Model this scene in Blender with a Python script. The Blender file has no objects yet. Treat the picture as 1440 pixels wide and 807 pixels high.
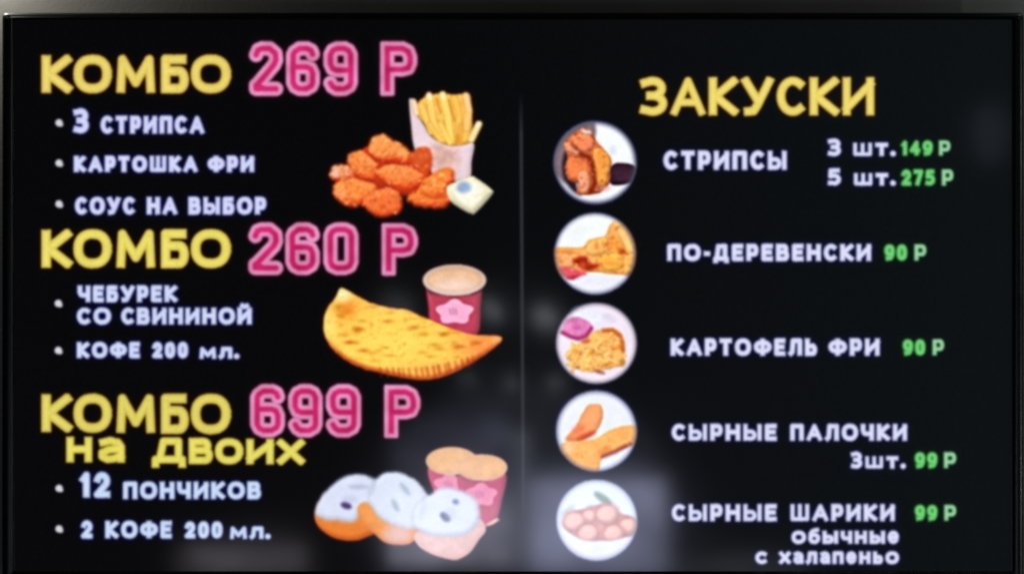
import bpy, math
import numpy as np

# ------------------------------------------------------------------ camera, world, lamps, exposure
SC = bpy.context.scene
COL = SC.collection
S = 0.00087                 # metres on the television front per unit of the 1440 x 807 menu layout
D = 2.0                     # camera to screen distance
W0, H0 = 1440, 807

def P(px, py, y=0.0):
    """menu layout point -> world point on (or in front of / behind) the screen plane"""
    return ((px - 720) * S, y, (403.5 - py) * S)

cam = bpy.data.cameras.new('camera')
cam.sensor_width = 36
cam.lens = 36 * D / (W0 * S)
cam.clip_start = 0.01
cam.clip_end = 100
cam.dof.use_dof = True      # the snapshot is a little out of focus
cam.dof.focus_distance = 1.2
cam.dof.aperture_fstop = 19.0
cam_o = bpy.data.objects.new('camera', cam)
COL.objects.link(cam_o)
cam_o.location = (0, -D, 0)
cam_o.rotation_euler = (math.radians(90), 0, 0)
SC.camera = cam_o

world = bpy.data.worlds.new('World')
SC.world = world
world.use_nodes = True
bg = world.node_tree.nodes['Background']
bg.inputs[0].default_value = (0.55, 0.62, 0.66, 1)
bg.inputs[1].default_value = 0.009

SC.view_settings.view_transform = 'Standard'
SC.view_settings.look = 'None'
SC.view_settings.exposure = 0
SC.view_settings.gamma = 1
SC.view_settings.use_curve_mapping = False
SC.cycles.use_denoising = True

def lamp(name, loc, target, sx, sy, radiance, color, shape='RECTANGLE', spread=None, roll=0.0):
    l = bpy.data.lights.new(name, 'AREA')
    l.shape = shape
    l.size = sx
    l.size_y = sy
    area = sx * sy * (math.pi / 4 if shape in ('ELLIPSE', 'DISK') else 1)
    l.energy = radiance * math.pi * area
    l.color = color
    if spread is not None:
        l.spread = math.radians(spread)
    if name == 'room_lamp':     # uneven brightness, added to break up the mirrored patches
        l.use_nodes = True
        t = l.node_tree
        em = t.nodes['Emission']
        ge = t.nodes.new('ShaderNodeNewGeometry')
        no = t.nodes.new('ShaderNodeTexNoise'); no.inputs['Scale'].default_value = 2.6; no.inputs['Detail'].default_value = 3
        va = t.nodes.new('ShaderNodeVectorMath'); va.operation = 'ADD'; va.inputs[1].default_value = (loc[0] * 7.3, loc[2] * 5.1, sx * 9)
        rm = t.nodes.new('ShaderNodeMapRange'); rm.inputs['From Min'].default_value = .3; rm.inputs['From Max'].default_value = .7
        rm.inputs['To Min'].default_value = .45; rm.inputs['To Max'].default_value = 1.55
        t.links.new(ge.outputs['Parametric'], va.inputs[0]); t.links.new(va.outputs[0], no.inputs['Vector'])
        t.links.new(no.outputs[0], rm.inputs[0]); t.links.new(rm.outputs[0], em.inputs['Strength'])
    o = bpy.data.objects.new(name, l)
    COL.objects.link(o)
    o.location = loc
    from mathutils import Vector, Matrix
    d = Vector(target) - Vector(loc)
    q = d.to_track_quat('-Z', 'Y')
    o.rotation_euler = (q.to_matrix() @ Matrix.Rotation(roll, 3, 'Z')).to_euler()
    return o

def room_lamp(px, py, w, h, level, color=(0.86, 0.85, 1.0), d=3.0, shape='RECTANGLE', roll=0.0):
    """a lamp behind the camera that the glossy screen mirrors around layout point px, py"""
    k = (D + d) / D
    x, _, z = P(px, py)
    loc = (x * k, -d, z * k)
    return lamp('room_lamp', loc, (loc[0], 0, loc[2]), w * S * k, h * S * k, level, color, shape, roll=roll)

# bright room behind the photographer, mirrored low in the screen
LAV = (0.63, 0.67, 1.0)
room_lamp(842, 739, 186, 130, 6.0, LAV)
room_lamp(836, 752, 168, 96, 2.6, LAV)
room_lamp(850, 690, 150, 90, 0.9, LAV, shape='ELLIPSE')
room_lamp(912, 725, 50, 118, 1.6, (1.0, 0.62, 0.9))
room_lamp(800, 760, 120, 76, 2.2, LAV, shape='ELLIPSE')
room_lamp(632, 745, 168, 96, 5.6, (0.74, 0.74, 0.98))
room_lamp(660, 715, 120, 130, 2.4, LAV, shape='ELLIPSE')
room_lamp(690, 660, 80, 150, 1.3, LAV, shape='ELLIPSE')
room_lamp(628, 773, 170, 24, 3.6, (0.95, 0.85, 0.92), shape='ELLIPSE')
room_lamp(612, 630, 130, 80, 0.9, LAV, shape='ELLIPSE')
room_lamp(732, 700, 30, 190, 2.2, (0.75, 0.8, 1.0))
room_lamp(740, 650, 380, 200, 0.30, (0.7, 0.75, 1.0), shape='ELLIPSE')
room_lamp(345, 786, 165, 34, 1.9, (0.95, 0.88, 1.0))
room_lamp(340, 789, 190, 40, 0.5, (1.0, 0.93, 0.95), shape='ELLIPSE')
room_lamp(770, 752, 60, 70, 2.0, LAV, shape='ELLIPSE')
room_lamp(1040, 800, 210, 40, 0.6, (0.8, 0.87, 1.0), shape='ELLIPSE')
# small ceiling lights, mirrored as faint smudges
for x, y, w, h, lv, r in ((691, 437, 44, 15, 2.4, -0.9), (766, 446, 40, 17, 3.6, -0.75), (560, 428, 60, 12, 1.2, -0.3),
                          (658, 534, 26, 12, 1.4, -0.3), (720, 538, 22, 14, 1.7, 0.2), (781, 538, 22, 14, 1.9, 0.2),
                          (745, 585, 24, 10, 0.7, 0)):
    room_lamp(x, y, w * .75, h * .75, lv * 3.2, (0.85, 0.9, 1.0), shape='ELLIPSE', roll=r)
room_lamp(1392, 190, 44, 80, 0.5, (0.75, 0.82, 1.0), shape='ELLIPSE')
# light washing the wall over the upper left corner, weak light over the upper right one
lamp('wall_lamp', P(-90, -130, 0.03), P(-20, -5, 0.075), 0.09, 0.03, 190, (1.0, 0.99, 0.88), 'ELLIPSE')
lamp('wall_lamp', P(1560, -140, -0.05), P(1440, 0, 0.06), 0.10, 0.05, 5, (0.85, 1.0, 0.98), 'ELLIPSE')
for lz, lh in ((.345, .10), (-.47, .13)):     # two slim lamps off to the right, caught by the rounded edge of the bezel
    lamp('room_lamp', (2.0, -1.1, lz), P(1437, 403, 0), .06, lh, 170, (.9, 1.0, .97))

# ------------------------------------------------------------------ the menu page shown on the screen
SS = 1.5                                   # samples per layout unit
CW, CH = int(W0 * SS), int(H0 * SS)
X0, Y0, X1, Y1 = 20.0, 28.5, 1423.0, 802.5   # the lit panel inside the layout
gx = (np.arange(CW) + .5) / SS
gy = (np.arange(CH) + .5) / SS
t_ = (gx / W0)[None, :, None]
v_ = (gy / H0)[:, None, None]
black_l = np.array([5.5, 5.5, 7.5])
black_r = np.array([11, 15.5, 18])
IMG = (black_l + (black_r - black_l) * np.clip((t_ - .35) / .6, 0, 1) + np.array([2, 1, 1.]) * v_) / 255. * np.ones((CH, CW, 3))
IDS = np.zeros((CH, CW), np.int32)
PARTS = []                                 # (name, label, parent index)

def new_part(name, label=None, parent=0):
    PARTS.append((name, label, parent))
    return len(PARTS)

rng = np.random.default_rng(7)
def noise_field(cell, seed):
    r = np.random.default_rng(seed)
    n, m = int(H0 / cell) + 3, int(W0 / cell) + 3
    g = r.random((n, m))
    fy, fx = gy / cell, gx / cell
    iy, ix = fy.astype(int), fx.astype(int)
    ty, tx = fy - iy, fx - ix
    ty = (ty * ty * (3 - 2 * ty))[:, None]
    tx = (tx * tx * (3 - 2 * tx))[None, :]
    a = g[iy][:, ix]; b = g[iy][:, ix + 1]; c = g[iy + 1][:, ix]; d = g[iy + 1][:, ix + 1]
    return (a * (1 - tx) + b * tx) * (1 - ty) + (c * (1 - tx) + d * tx) * ty
N3, N6, N14 = noise_field(3.2, 1), noise_field(6.5, 2), noise_field(14, 3)
N5b, N9b = noise_field(4.6, 4), noise_field(9, 5)

def window(x0, y0, x1, y1):
    a = max(int(x0 * SS), 0); b = min(int(x1 * SS) + 2, CW)
    c = max(int(y0 * SS), 0); d = min(int(y1 * SS) + 2, CH)
    X, Y = np.meshgrid(gx[a:b], gy[c:d])
    return slice(c, d), slice(a, b), X, Y

def seg_rect(X, Y, ax, ay, bx, by, hw, ea, eb):
    """signed distance to a flat-ended bar a-b of half width hw, ends pushed out by ea, eb"""
    dx, dy = bx - ax, by - ay
    L = math.hypot(dx, dy) or 1e-6
    ux, uy = dx / L, dy / L
    s = (X - ax) * ux + (Y - ay) * uy
    t = -(X - ax) * uy + (Y - ay) * ux
    qx = np.abs(s - (L + eb - ea) / 2) - (L + ea + eb) / 2
    qy = np.abs(t) - hw
    return np.hypot(np.maximum(qx, 0), np.maximum(qy, 0)) + np.minimum(np.maximum(qx, qy), 0)

def seg_dist(X, Y, ax, ay, bx, by):
    dx, dy = bx - ax, by - ay
    t = np.clip(((X - ax) * dx + (Y - ay) * dy) / (dx * dx + dy * dy + 1e-9), 0, 1)
    return np.hypot(X - ax - t * dx, Y - ay - t * dy)

def poly_sdf(X, Y, pts):
    d = np.full(X.shape, 1e9)
    inside = np.zeros(X.shape, bool)
    n = len(pts)
    for i in range(n):
        ax, ay = pts[i]; bx, by = pts[(i + 1) % n]
        d = np.minimum(d, seg_dist(X, Y, ax, ay, bx, by))
        if ay != by:
            c = ((ay > Y) != (by > Y)) & (X < (bx - ax) * (Y - ay) / (by - ay) + ax)
            inside ^= c
    return np.where(inside, -d, d)

def smooth_loop(pts, n=5):
    out = []
    m = len(pts)
    for i in range(m):
        p0, p1, p2, p3 = (np.array(pts[(i + k - 1) % m], float) for k in range(4))
        for j in range(n):
            t = j / n
            out.append(tuple(.5 * (2 * p1 + (p2 - p0) * t + (2 * p0 - 5 * p1 + 4 * p2 - p3) * t * t + (3 * p1 - p0 - 3 * p2 + p3) * t ** 3)))
    return out

def paint(sl, d, col, soft=.8, alpha=1.0, pid=None):
    a = np.clip(.5 - d / (2 * soft), 0, 1) * alpha
    col = np.asarray(col, float)
    if col.max() > 1.5: col = col / 255.
    IMG[sl] = IMG[sl] * (1 - a[..., None]) + col * a[..., None]
    if pid:
        ids = IDS[sl]
        ids[a > .5] = pid

# ---- lettering: every glyph is a set of centre lines in a unit box (x right, y up)
def arc(cx, cy, rx, ry, a0, a1, n=14):
    return [(cx + rx * math.cos(math.radians(a0 + (a1 - a0) * i / n)), cy + ry * math.sin(math.radians(a0 + (a1 - a0) * i / n))) for i in range(n + 1)]
def sup(cx, cy, rx, ry, n=28, e=.86):
    o = []
    for i in range(n + 1):
        a = 2 * math.pi * i / n
        c, s = math.cos(a), math.sin(a)
        o.append((cx + rx * math.copysign(abs(c) ** e, c), cy + ry * math.copysign(abs(s) ** e, s)))
    return o
def bowl(x0, x1, y0, y1):
    r = (y1 - y0) / 2
    k = x1 - min(r * .9, (x1 - x0) * .62)
    return [(x0, y1)] + arc(k, (y0 + y1) / 2, x1 - k, r, 90, -90, 10) + [(x0, y0)]
G = {
 'К': (.80, [[(0,0),(0,1)], [(.98,1),(.12,.5),(1,0)]]),
 'О': (.98, [sup(.5,.5,.5,.5)]),
 'М': (1.02, [[(0,0),(.05,1),(.5,.2),(.95,1),(1,0)]]),
 'Б': (.74, [[(.9,1),(0,1),(0,0)], bowl(0,1,0,.6)]),
 'З': (.74, [[(0,.93)] + arc(.45,.76,.48,.24,110,-90,10) + [(.3,.52)], [(.3,.52)] + arc(.45,.26,.55,.26,90,-115,10) + [(-.02,.06)]]),
 'А': (.94, [[(0,0),(.5,1),(1,0)], [(.2,.3),(.8,.3)]]),
 'У': (.86, [[(0,1),(.52,.34)], [(1,1),(.5,.22),(.34,.02),(.08,0)]]),
 'С': (.80, [arc(.56,.5,.56,.5,52,308,22)]),
 'И': (.86, [[(0,1),(0,0)], [(0,.1),(1,.9)], [(1,1),(1,0)]]),
 'Й': (.86, [[(0,1),(0,0)], [(0,.1),(1,.9)], [(1,1),(1,0)], [(.25,1.34),(.5,1.24),(.75,1.34)]]),
 'Т': (.78, [[(0,1),(1,1)], [(.5,1),(.5,0)]]),
 'Р': (.72, [[(0,0),(0,1)], bowl(0,1,.36,1)]),
 'П': (.82, [[(0,0),(0,1),(1,1),(1,0)]]),
 'Ш': (1.12, [[(0,1),(0,0),(1,0),(1,1)], [(.5,1),(.5,0)]]),
 'Ф': (1.06, [sup(.5,.52,.5,.34), [(.5,0),(.5,1)]]),
 'Н': (.84, [[(0,0),(0,1)], [(1,0),(1,1)], [(0,.52),(1,.52)]]),
 'В': (.78, [[(0,0),(0,1)], bowl(0,.9,.53,1), bowl(0,1,0,.53)]),
 'Ы': (1.06, [[(0,1),(0,0)], bowl(0,.64,0,.56), [(1,1),(1,0)]]),
 'Ь': (.74, [[(0,1),(0,0)], bowl(0,1,0,.58)]),
 'Ч': (.80, [[(0,1),(0,.62),(.15,.42),(.4,.38),(1,.4)], [(1,1),(1,0)]]),
 'Е': (.70, [[(1,1),(0,1),(0,0),(1,0)], [(0,.52),(.88,.52)]]),
 'Д': (.92, [[(.12,.05),(.26,1),(.86,1),(.86,.05)], [(0,-.17),(0,.02),(1,.02),(1,-.17)]]),
 'Л': (.84, [[(0,0),(.16,.12),(.25,1),(1,1),(1,0)]]),
 'Х': (.86, [[(0,0),(1,1)], [(0,1),(1,0)]]),
 'а': (.76, [[(.06,.9),(.45,1),(.85,.9),(1,.66),(1,0)], [(1,.56),(.4,.52),(.04,.36),(.04,.14),(.3,0),(.65,.04),(1,.2)]]),
 'б': (.80, [sup(.5,.38,.5,.38), [(0,.42),(.04,.9),(.3,1.2),(.9,1.3)]]),
 'е': (.78, [[(.02,.5),(.98,.5)], [(.98,.5)] + arc(.5,.5,.5,.5,10,315,22)]),
 '.': (.26, [[(.5,.0),(.5,.02)]]),
 '-': (.42, [[(0,.42),(1,.42)]]),
 '0': (.72, [sup(.5,.5,.5,.5,28,.8)]),
 '1': (.46, [[(0,.78),(.8,1),(.8,0)]]),
 '2': (.72, [arc(.5,.7,.46,.3,165,-30,12) + [(.02,0),(1,0)]]),
 '3': (.70, [[(0,.95)] + arc(.5,.76,.44,.24,100,-90,10) + [(.3,.52)], [(.3,.52)] + arc(.45,.26,.55,.26,90,-110,10) + [(0,.05)]]),
 '4': (.78, [[(.72,0),(.72,1),(0,.28),(1,.28)]]),
 '5': (.70, [[(.9,1),(.1,1),(.06,.55)] + arc(.45,.31,.55,.3,100,-110,12) + [(0,.05)]]),
 '7': (.70, [[(0,1),(1,1),(.35,0)]]),
 '9': (.72, [sup(.5,.68,.5,.32), [(1,.68),(.96,.3),(.7,.04),(.2,0)]]),
}
for lo, up in zip('нвоихштмчлпсыь', 'НВОИХШТМЧЛПСЫЬ'):
    G[lo] = G[up]
G['д'] = (.98, [[(.16,.05),(.3,1),(.86,1),(.86,.05)], [(0,-.24),(0,.02),(1,.02),(1,-.24)]])

def text(s, x0, x1, ytop, ybot, wt, col, pid, slope=0.0, gap=.16, soft=.9, single=False):
    """lettering fitted between x0 and x1; wt = stroke width"""
    H = ybot - ytop
    if not single: pid = new_part('word', parent=pid)
    parent = pid
    adv = [G[c][0] if c in G else .36 for c in s]
    g = gap
    tot = sum(adv) + g * (len(s) - 1)
    k = (x1 - x0) / tot
    cx = x0
    for c, a in zip(s, adv):
        w = a * k
        if c in G:
            yb = ybot + slope * (cx - x0)
            if single: pid = new_part('letter', parent=parent)
            hw = wt / 2
            bx0, bx1 = cx + hw, cx + w - hw
            if c == '.': bx0, bx1 = cx + w / 2 - .01, cx + w / 2 + .01
            sl_y, sl_x, X, Y = window(cx - 4, yb - H * 1.5 - 3, cx + w + 4, yb + H * .35 + 3)
            d = np.full(X.shape, 1e9)
            by0, by1 = yb - hw, yb - H + hw
            m = lambda p: (bx0 + (bx1 - bx0) * p[0], by0 + (by1 - by0) * p[1])
            heavy = {'А': .9, 'М': .92, 'м': .92, 'И': .95, 'Ш': .86, 'ш': .86, 'Ф': 1.0, 'Ы': .9}.get(c, 1.0)
            for line in G[c][1]:
                q = [m(p) for p in line]
                for i in range(len(q) - 1):
                    ea = hw * .9 if i == 0 else 0
                    eb = hw * .9 if i == len(q) - 2 else 0
                    d = np.minimum(d, seg_rect(X, Y, *q[i], *q[i + 1], hw * heavy, ea, eb))
                    if i > 0:
                        d = np.minimum(d, np.hypot(X - q[i][0], Y - q[i][1]) - hw * heavy)
            if c in 'КАХИМУхим':
                d = np.maximum(d, np.maximum(Y - yb, (yb - H) - Y))
            if c == '.':
                d = np.hypot(X - cx - w / 2, Y - (yb - wt * .6)) - wt * .62
            core = np.clip(-d / hw, 0, 1)[..., None]
            cc_ = np.asarray(col, float) / 255.
            if single:
                cc_ = cc_ * (np.array([.94, .88, .70]) * (1 - core) + np.array([1.035, 1.07, 1.30]) * core)
            else:
                if col[1] > col[0] + 50: cc_ = cc_ + core * np.array([.10, .04, .08])
                cc_ = cc_ * (np.array([.84, .86, .95]) * (1 - core) + np.array([1.05, 1.06, 1.05]) * core)
            paint((sl_y, sl_x), d, np.clip(cc_, 0, 1), soft, pid=pid)
        cx += w + g * k

YEL2 = (228, 216, 88)
WHT = (224, 222, 248)
GRN = (92, 205, 96)


# three combo headings
for i, (yt, yb) in enumerate(((77, 132), (322, 377.5), (553, 608))):
    pid = new_part('heading', 'yellow lettering КОМБО, %s of three' % ('topmost', 'middle', 'lowest')[i])
    c = (234, 210, 96) if i == 0 else (234, 218, 94) if i == 1 else (224, 208, 90)
    for ch, a, b in zip('КОМБО', (58, 103, 163, 226, 268), (102, 157.5, 219, 266, 325)):
        text(ch, a, b, yt, yb + (.012 * (a - 58) if i == 2 else 0), 14.0, c, pid, single=True)
pid = new_part('subheading', 'yellow-green lettering на двоих')
for ch, a, b in zip('надвоих', (93, 137, 213, 265, 302, 346, 389), (130, 176, 262, 300, 342.5, 385.5, 429)):
    text(ch, a, b, 613 + (a - 93) * .011, 650.5 + (a - 93) * .011, 11.4, YEL2, pid, single=True)
pid = new_part('heading', 'yellow lettering ЗАКУСКИ')
text('ЗАКУСКИ', 899.5, 1230, 108, 163.5, 12.6, (238, 215, 98), pid, gap=.07, single=True)

# pink outlined prices
def price_glyph(ch, x0, x1, yt, yb, pid, seed):
    hw = 10.2
    xa, xb, ya, yc = x0 + hw, x1 - hw, yt + hw, yb - hw
    w, h = xb - xa, yc - ya
    c = 9.0
    L = {
     '2': [[(xa, ya + 9), (xa + 3, ya + 2), (xa + 8, ya), (xb - c, ya), (xb - 1, ya + 7), (xb, ya + 16), (xb - 3, ya + 23), (xa, yc - 4), (xa, yc), (xb, yc)]],
     '6': [[(xb, ya + 8), (xb - 2, ya + 3), (xb - 8, ya), (xa + c, ya), (xa + 2, ya + 5), (xa, ya + c), (xa, yc - c), (xa + 3, yc - 3), (xa + c, yc), (xb - c, yc), (xb - 2, yc - 4), (xb, yc - c), (xb, ya + h * .55 + 4), (xb - 3, ya + h * .5), (xb - c, ya + h * .46), (xa, ya + h * .46)]],
     '9': [[(xa, yc - 8), (xa + 3, yc - 3), (xa + 8, yc), (xb - c, yc), (xb - 2, yc - 4), (xb, yc - c), (xb, ya + c), (xb - 3, ya + 3), (xb - c, ya), (xa + c, ya), (xa + 3, ya + 3), (xa, ya + c), (xa, ya + h * .45 - 4), (xa + 3, ya + h * .5), (xa + c, ya + h * .54), (xb, ya + h * .54)]],
     '0': [[(xa + c, ya), (xa + 2.5, ya + 3), (xa, ya + c), (xa, yc - c), (xa + 2.5, yc - 3), (xa + c, yc), (xb - c, yc), (xb - 2.5, yc - 3), (xb, yc - c), (xb, ya + c), (xb - 2.5, ya + 3), (xb - c, ya), (xa + c, ya)]],
     'P': [[(xa, yc), (xa, ya), (xb - c - 2, ya), (xb - 3, ya + 4), (xb, ya + 12), (xb, ya + h * .5 - 8), (xb - 3, ya + h * .5 - 1), (xb - c - 2, ya + h * .52), (xa, ya + h * .52)]],
    }[ch]
    sy, sx, X, Y = window(x0 - 6, yt - 6, x1 + 6, yb + 6)
    d = np.full(X.shape, 1e9)
    for q in L:
        for i in range(len(q) - 1):
            d = np.minimum(d, seg_dist(X, Y, *q[i], *q[i + 1]))
    if ch == '2':       # filled corner where the diagonal meets the foot
        d = np.minimum(d, np.maximum(poly_sdf(X, Y, [(xa, yc), (xa, yc - 5), (xa + 12, yc)]), 0))
    if ch == 'P':       # foot and upper-left corner are square
        d = np.minimum(d, seg_rect(X, Y, xa, ya, xa, yc, hw - 3, hw - 3, hw - 3) + (hw - 3))
    v = N14[sy, sx][..., None]
    pale = np.array([226, 140, 186]) / 255. + (v - .5) * np.array([.06, .10, .12])
    deep = np.array([200, 34, 100]) / 255. + (v - .5) * np.array([.14, .06, .12])
    paint((sy, sx), d - hw, pale, 1.0, pid=pid)
    paint((sy, sx), d - 3.7, deep, 1.0)

for i, (s, xs, yt, yb) in enumerate((('269P', ((350, 398.5), (402, 450), (454.5, 503.5), (534.5, 587)), 58.5, 135.5),
                                     ('260P', ((349, 398.5), (401, 450), (454.5, 504.5), (536.5, 588)), 312.6, 387),
                                     ('699P', ((351.5, 401), (405, 454), (458, 508), (540, 591.5)), 539.5, 615))):
    pid = new_part('price', 'pink outlined lettering ' + s[:3] + ' P')
    for ch, (a, b) in zip(s, xs):
        dy = (1.2 if ch == 'P' and i else 0)
        price_glyph(ch, a, b, yt + dy, yb + dy * .6, new_part('letter' if ch == 'P' else 'digit', parent=pid), i)

# combo lists
def bullet(x, y):
    pid = new_part('bullet')
    sy, sx, X, Y = window(x - 9, y - 9, x + 9, y + 9)
    paint((sy, sx), np.minimum(np.hypot(X - x, Y - y) - 5.2, np.hypot(X - x - 2.6, Y - y - 2.2) - 3.4), (215, 215, 226), 1.0, pid=pid)
LISTS = [
 [(83, 173), ('3', 102.5, 125.5, 152, 188.4, 7.6), ('СТРИПСА', 141, 288, 162.6, 189, 6.2)],
 [(83, 229.5), ('КАРТОШКА', 103.5, 278.5, 218.6, 243, 6.2), ('ФРИ', 291.5, 358, 218.6, 243, 6.2)],
 [(83, 287), ('СОУС', 105, 190.6, 276.4, 302.5, 6.2), ('НА', 206, 250, 276.4, 302.5, 6.2), ('ВЫБОР', 264.5, 375, 276.4, 302.5, 6.2)],
 [(82, 426.5), ('ЧЕБУРЕК', 108.7, 250, 400.6, 425.5, 6.0), ('СО', 107.7, 156.5, 431.8, 456.8, 6.0), ('СВИНИНОЙ', 170, 354.5, 431.8, 456.8, 6.0)],
 [(82, 492.5), ('КОФЕ', 107.7, 197.5, 480, 504, 6.0), ('200', 213.4, 265, 480, 504, 6.0), ('мл.', 280, 336, 487, 505, 5.6)],
 [(83, 686), ('12', 112, 156, 662.5, 700, 8.2), ('ПОНЧИКОВ', 172.7, 367.5, 676, 702, 6.2)],
 [(83, 743), ('2', 113.3, 131, 730.5, 757, 6.2), ('КОФЕ', 147.6, 242.4, 731, 757, 6.2), ('200', 259, 313.5, 732, 757, 6.2), ('мл.', 322.8, 380, 739, 758, 5.6)],
]
for k, row in enumerate(LISTS):
    bullet(*row[0])
    pid = new_part('menu_line', 'white lettering ' + ' '.join(r[0] for r in row[1:]))
    c = (214, 214, 250) if k < 3 else (210, 216, 248) if k < 5 else (204, 219, 246)
    for s, a, b, yt, yb, w in row[1:]:
        text(s, a, b, yt, yb, w * 1.27, c, pid, gap=.10)

# snack list
ITEMS = [
 ([('СТРИПСЫ', 932.5, 1107, 211.5, 239.8, 6.6)], WHT),
 ([('3', 1163.5, 1183, 194.6, 220.4, 5.8), ('шт.', 1199, 1259, 200.5, 220.4, 5.6)], WHT),
 ([('149', 1267, 1312, 197.4, 219.6, 5.6), ('Р', 1320, 1337, 197.4, 219.6, 5.0)], GRN),
 ([('5', 1163.5, 1183, 236.4, 261.8, 5.8), ('шт.', 1200, 1259, 243, 261.8, 5.6)], WHT),
 ([('275', 1266.8, 1315.5, 238, 261.8, 5.8), ('Р', 1324, 1341, 238, 261.8, 5.2)], GRN),
 ([('ПО-ДЕРЕВЕНСКИ', 937.8, 1225.5, 342.4, 367.8, 6.2)], WHT),
 ([('90', 1243, 1276, 343.2, 367, 6.0), ('Р', 1285.5, 1303, 343.2, 367, 5.2)], GRN),
 ([('КАРТОФЕЛЬ', 942.6, 1149.4, 475, 500.8, 6.2), ('ФРИ', 1164.5, 1237.5, 475, 500.8, 6.2)], WHT),
 ([('90', 1269, 1301.5, 476.4, 500, 6.0), ('Р', 1311, 1328, 476.4, 500, 5.2)], GRN),
 ([('СЫРНЫЕ', 944, 1093, 595, 620, 6.0), ('ПАЛОЧКИ', 1110.7, 1276, 595, 620, 6.0)], WHT),
 ([('3', 1196, 1213, 634, 659, 5.6), ('шт.', 1216, 1273, 640.5, 659, 5.4)], WHT),
 ([('99', 1286, 1318.5, 635, 658.4, 5.8), ('Р', 1327, 1345, 635, 658.4, 5.2)], GRN),
 ([('СЫРНЫЕ', 944, 1093, 707.6, 733, 6.0), ('ШАРИКИ', 1110.7, 1258.8, 707.6, 733, 6.0)], WHT),
 ([('99', 1286, 1318.5, 709, 732, 5.8), ('Р', 1327.5, 1345, 709, 732, 5.2)], GRN),
 ([('обычные', 1112.6, 1264.5, 745, 764.6, 5.4)], WHT),
 ([('с', 1061.5, 1080, 774, 793, 5.4), ('халапеньо', 1095, 1264.5, 774, 793, 5.4)], WHT),
]
for row, c in ITEMS:
    num = c == GRN
    pid = new_part('price' if num else 'menu_line', ('green lettering ' if num else 'white lettering ') + ' '.join(r[0] for r in row))
    for s, a, b, yt, yb, w in row:
        cc = c
        if num and s == 'Р': cc = (132, 205, 138)
        text(s, a, b, yt, yb, w * 1.24, cc, pid, gap=.08 if num else .12)

# divider between the two columns
pid = new_part('divider_line')
sy, sx, X, Y = window(724, 130, 745, 760)
fade = np.clip((Y - 130) / 60, 0, 1) * np.clip((752 - Y) / 90, 0, 1)
dd = np.abs(X - (732.6 + (Y - 140) / 600 * 3.4)) - 2.3
a = np.clip(.5 - dd / 1.8, 0, 1) * fade
IMG[sy, sx] += a[..., None] * np.array([44, 46, 50]) / 255. * .9
IDS[sy, sx][a > .3] = pid

# ---- food pictures
def Z(ox, oy, s):
    return lambda pts: [(ox + x / s, oy + y / s) for x, y in pts]

def blob(pts, col, pid=None, light=.22, edge=.25, rough=0.0, depth=9.0, soft=1.0, clip=None, alpha=1.0, nz=.12, smooth=True, darkcol=None, dirv=(-.5, -.85)):
    q = smooth_loop(pts) if smooth else pts
    xs = [p[0] for p in q]; ys = [p[1] for p in q]
    sy, sx, X, Y = window(min(xs) - 6, min(ys) - 6, max(xs) + 6, max(ys) + 6)
    d = poly_sdf(X, Y, q)
    if rough: d = d + (N6[sy, sx] - .5) * rough * 2 + (N3[sy, sx] - .5) * rough
    h = np.clip(-d / depth, 0, 1)
    h = 1 - (1 - h) ** 2
    gyv, gxv = np.gradient(h * depth)
    ln = np.clip((gxv * -dirv[0] + gyv * -dirv[1]) * SS, -1, 1)      # facing the light -> positive
    sh = 1 - edge * (1 - h) + light * ln
    n = (N5b[sy, sx] - .5) * nz * .9 + (N9b[sy, sx] - .5) * nz * 1.2
    c = np.asarray(col, float) / 255.
    C = c * (sh + n)[..., None]
    if darkcol is not None:
        dk = np.asarray(darkcol, float) / 255.
        m = np.clip((1 - h) * edge * 1.5 - ln * light * 1.6 + (N9b[sy, sx] - .5) * nz * 3.5 + (N5b[sy, sx] - .5) * nz, 0, 1)[..., None]
        C = c * (1 + n[..., None]) * (1 - m) + dk * m
    if clip is not None:
        d = np.maximum(d, np.hypot(X - clip[0], Y - clip[1]) - clip[2])
    paint((sy, sx), d, np.clip(C, 0, 1), soft, alpha, pid)

def ell(cx, cy, rx, ry, rot=0, n=16):
    c, s = math.cos(rot), math.sin(rot)
    return [(cx + rx * math.cos(t) * c - ry * math.sin(t) * s, cy + rx * math.cos(t) * s + ry * math.sin(t) * c) for t in (2 * math.pi * i / n for i in range(n))]

def stroke(pts, w, col, pid=None, soft=1.2, alpha=1.0, clip=None):
    xs = [p[0] for p in pts]; ys = [p[1] for p in pts]
    sy, sx, X, Y = window(min(xs) - w - 3, min(ys) - w - 3, max(xs) + w + 3, max(ys) + w + 3)
    d = np.full(X.shape, 1e9)
    for a, b in zip(pts, pts[1:]):
        d = np.minimum(d, seg_dist(X, Y, *a, *b))
    d = d - w / 2
    if clip is not None:
        d = np.maximum(d, np.hypot(X - clip[0], Y - clip[1]) - clip[2])
    paint((sy, sx), d, col, soft, alpha, pid)

def flower(cx, cy, rx, ry, pid, alpha=1.0, col=(240, 165, 198)):
    pts = []
    for i in range(40):
        t = 2 * math.pi * i / 40
        r = 1 + .13 * math.cos(5 * (t + math.pi / 2))
        pts.append((cx + rx * r * math.cos(t), cy + ry * r * math.sin(t)))
    blob(pts, col, pid, light=0, edge=.0, nz=.03, smooth=False, alpha=alpha)
    for k in (-1, 0, 1):
        stroke([(cx - 3 + k * 4.2, cy - 5 + abs(k)), (cx - 1.4 + k * 4.0, cy + 3)], 1.7, (166, 96, 138), alpha=.75 * alpha)

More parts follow.
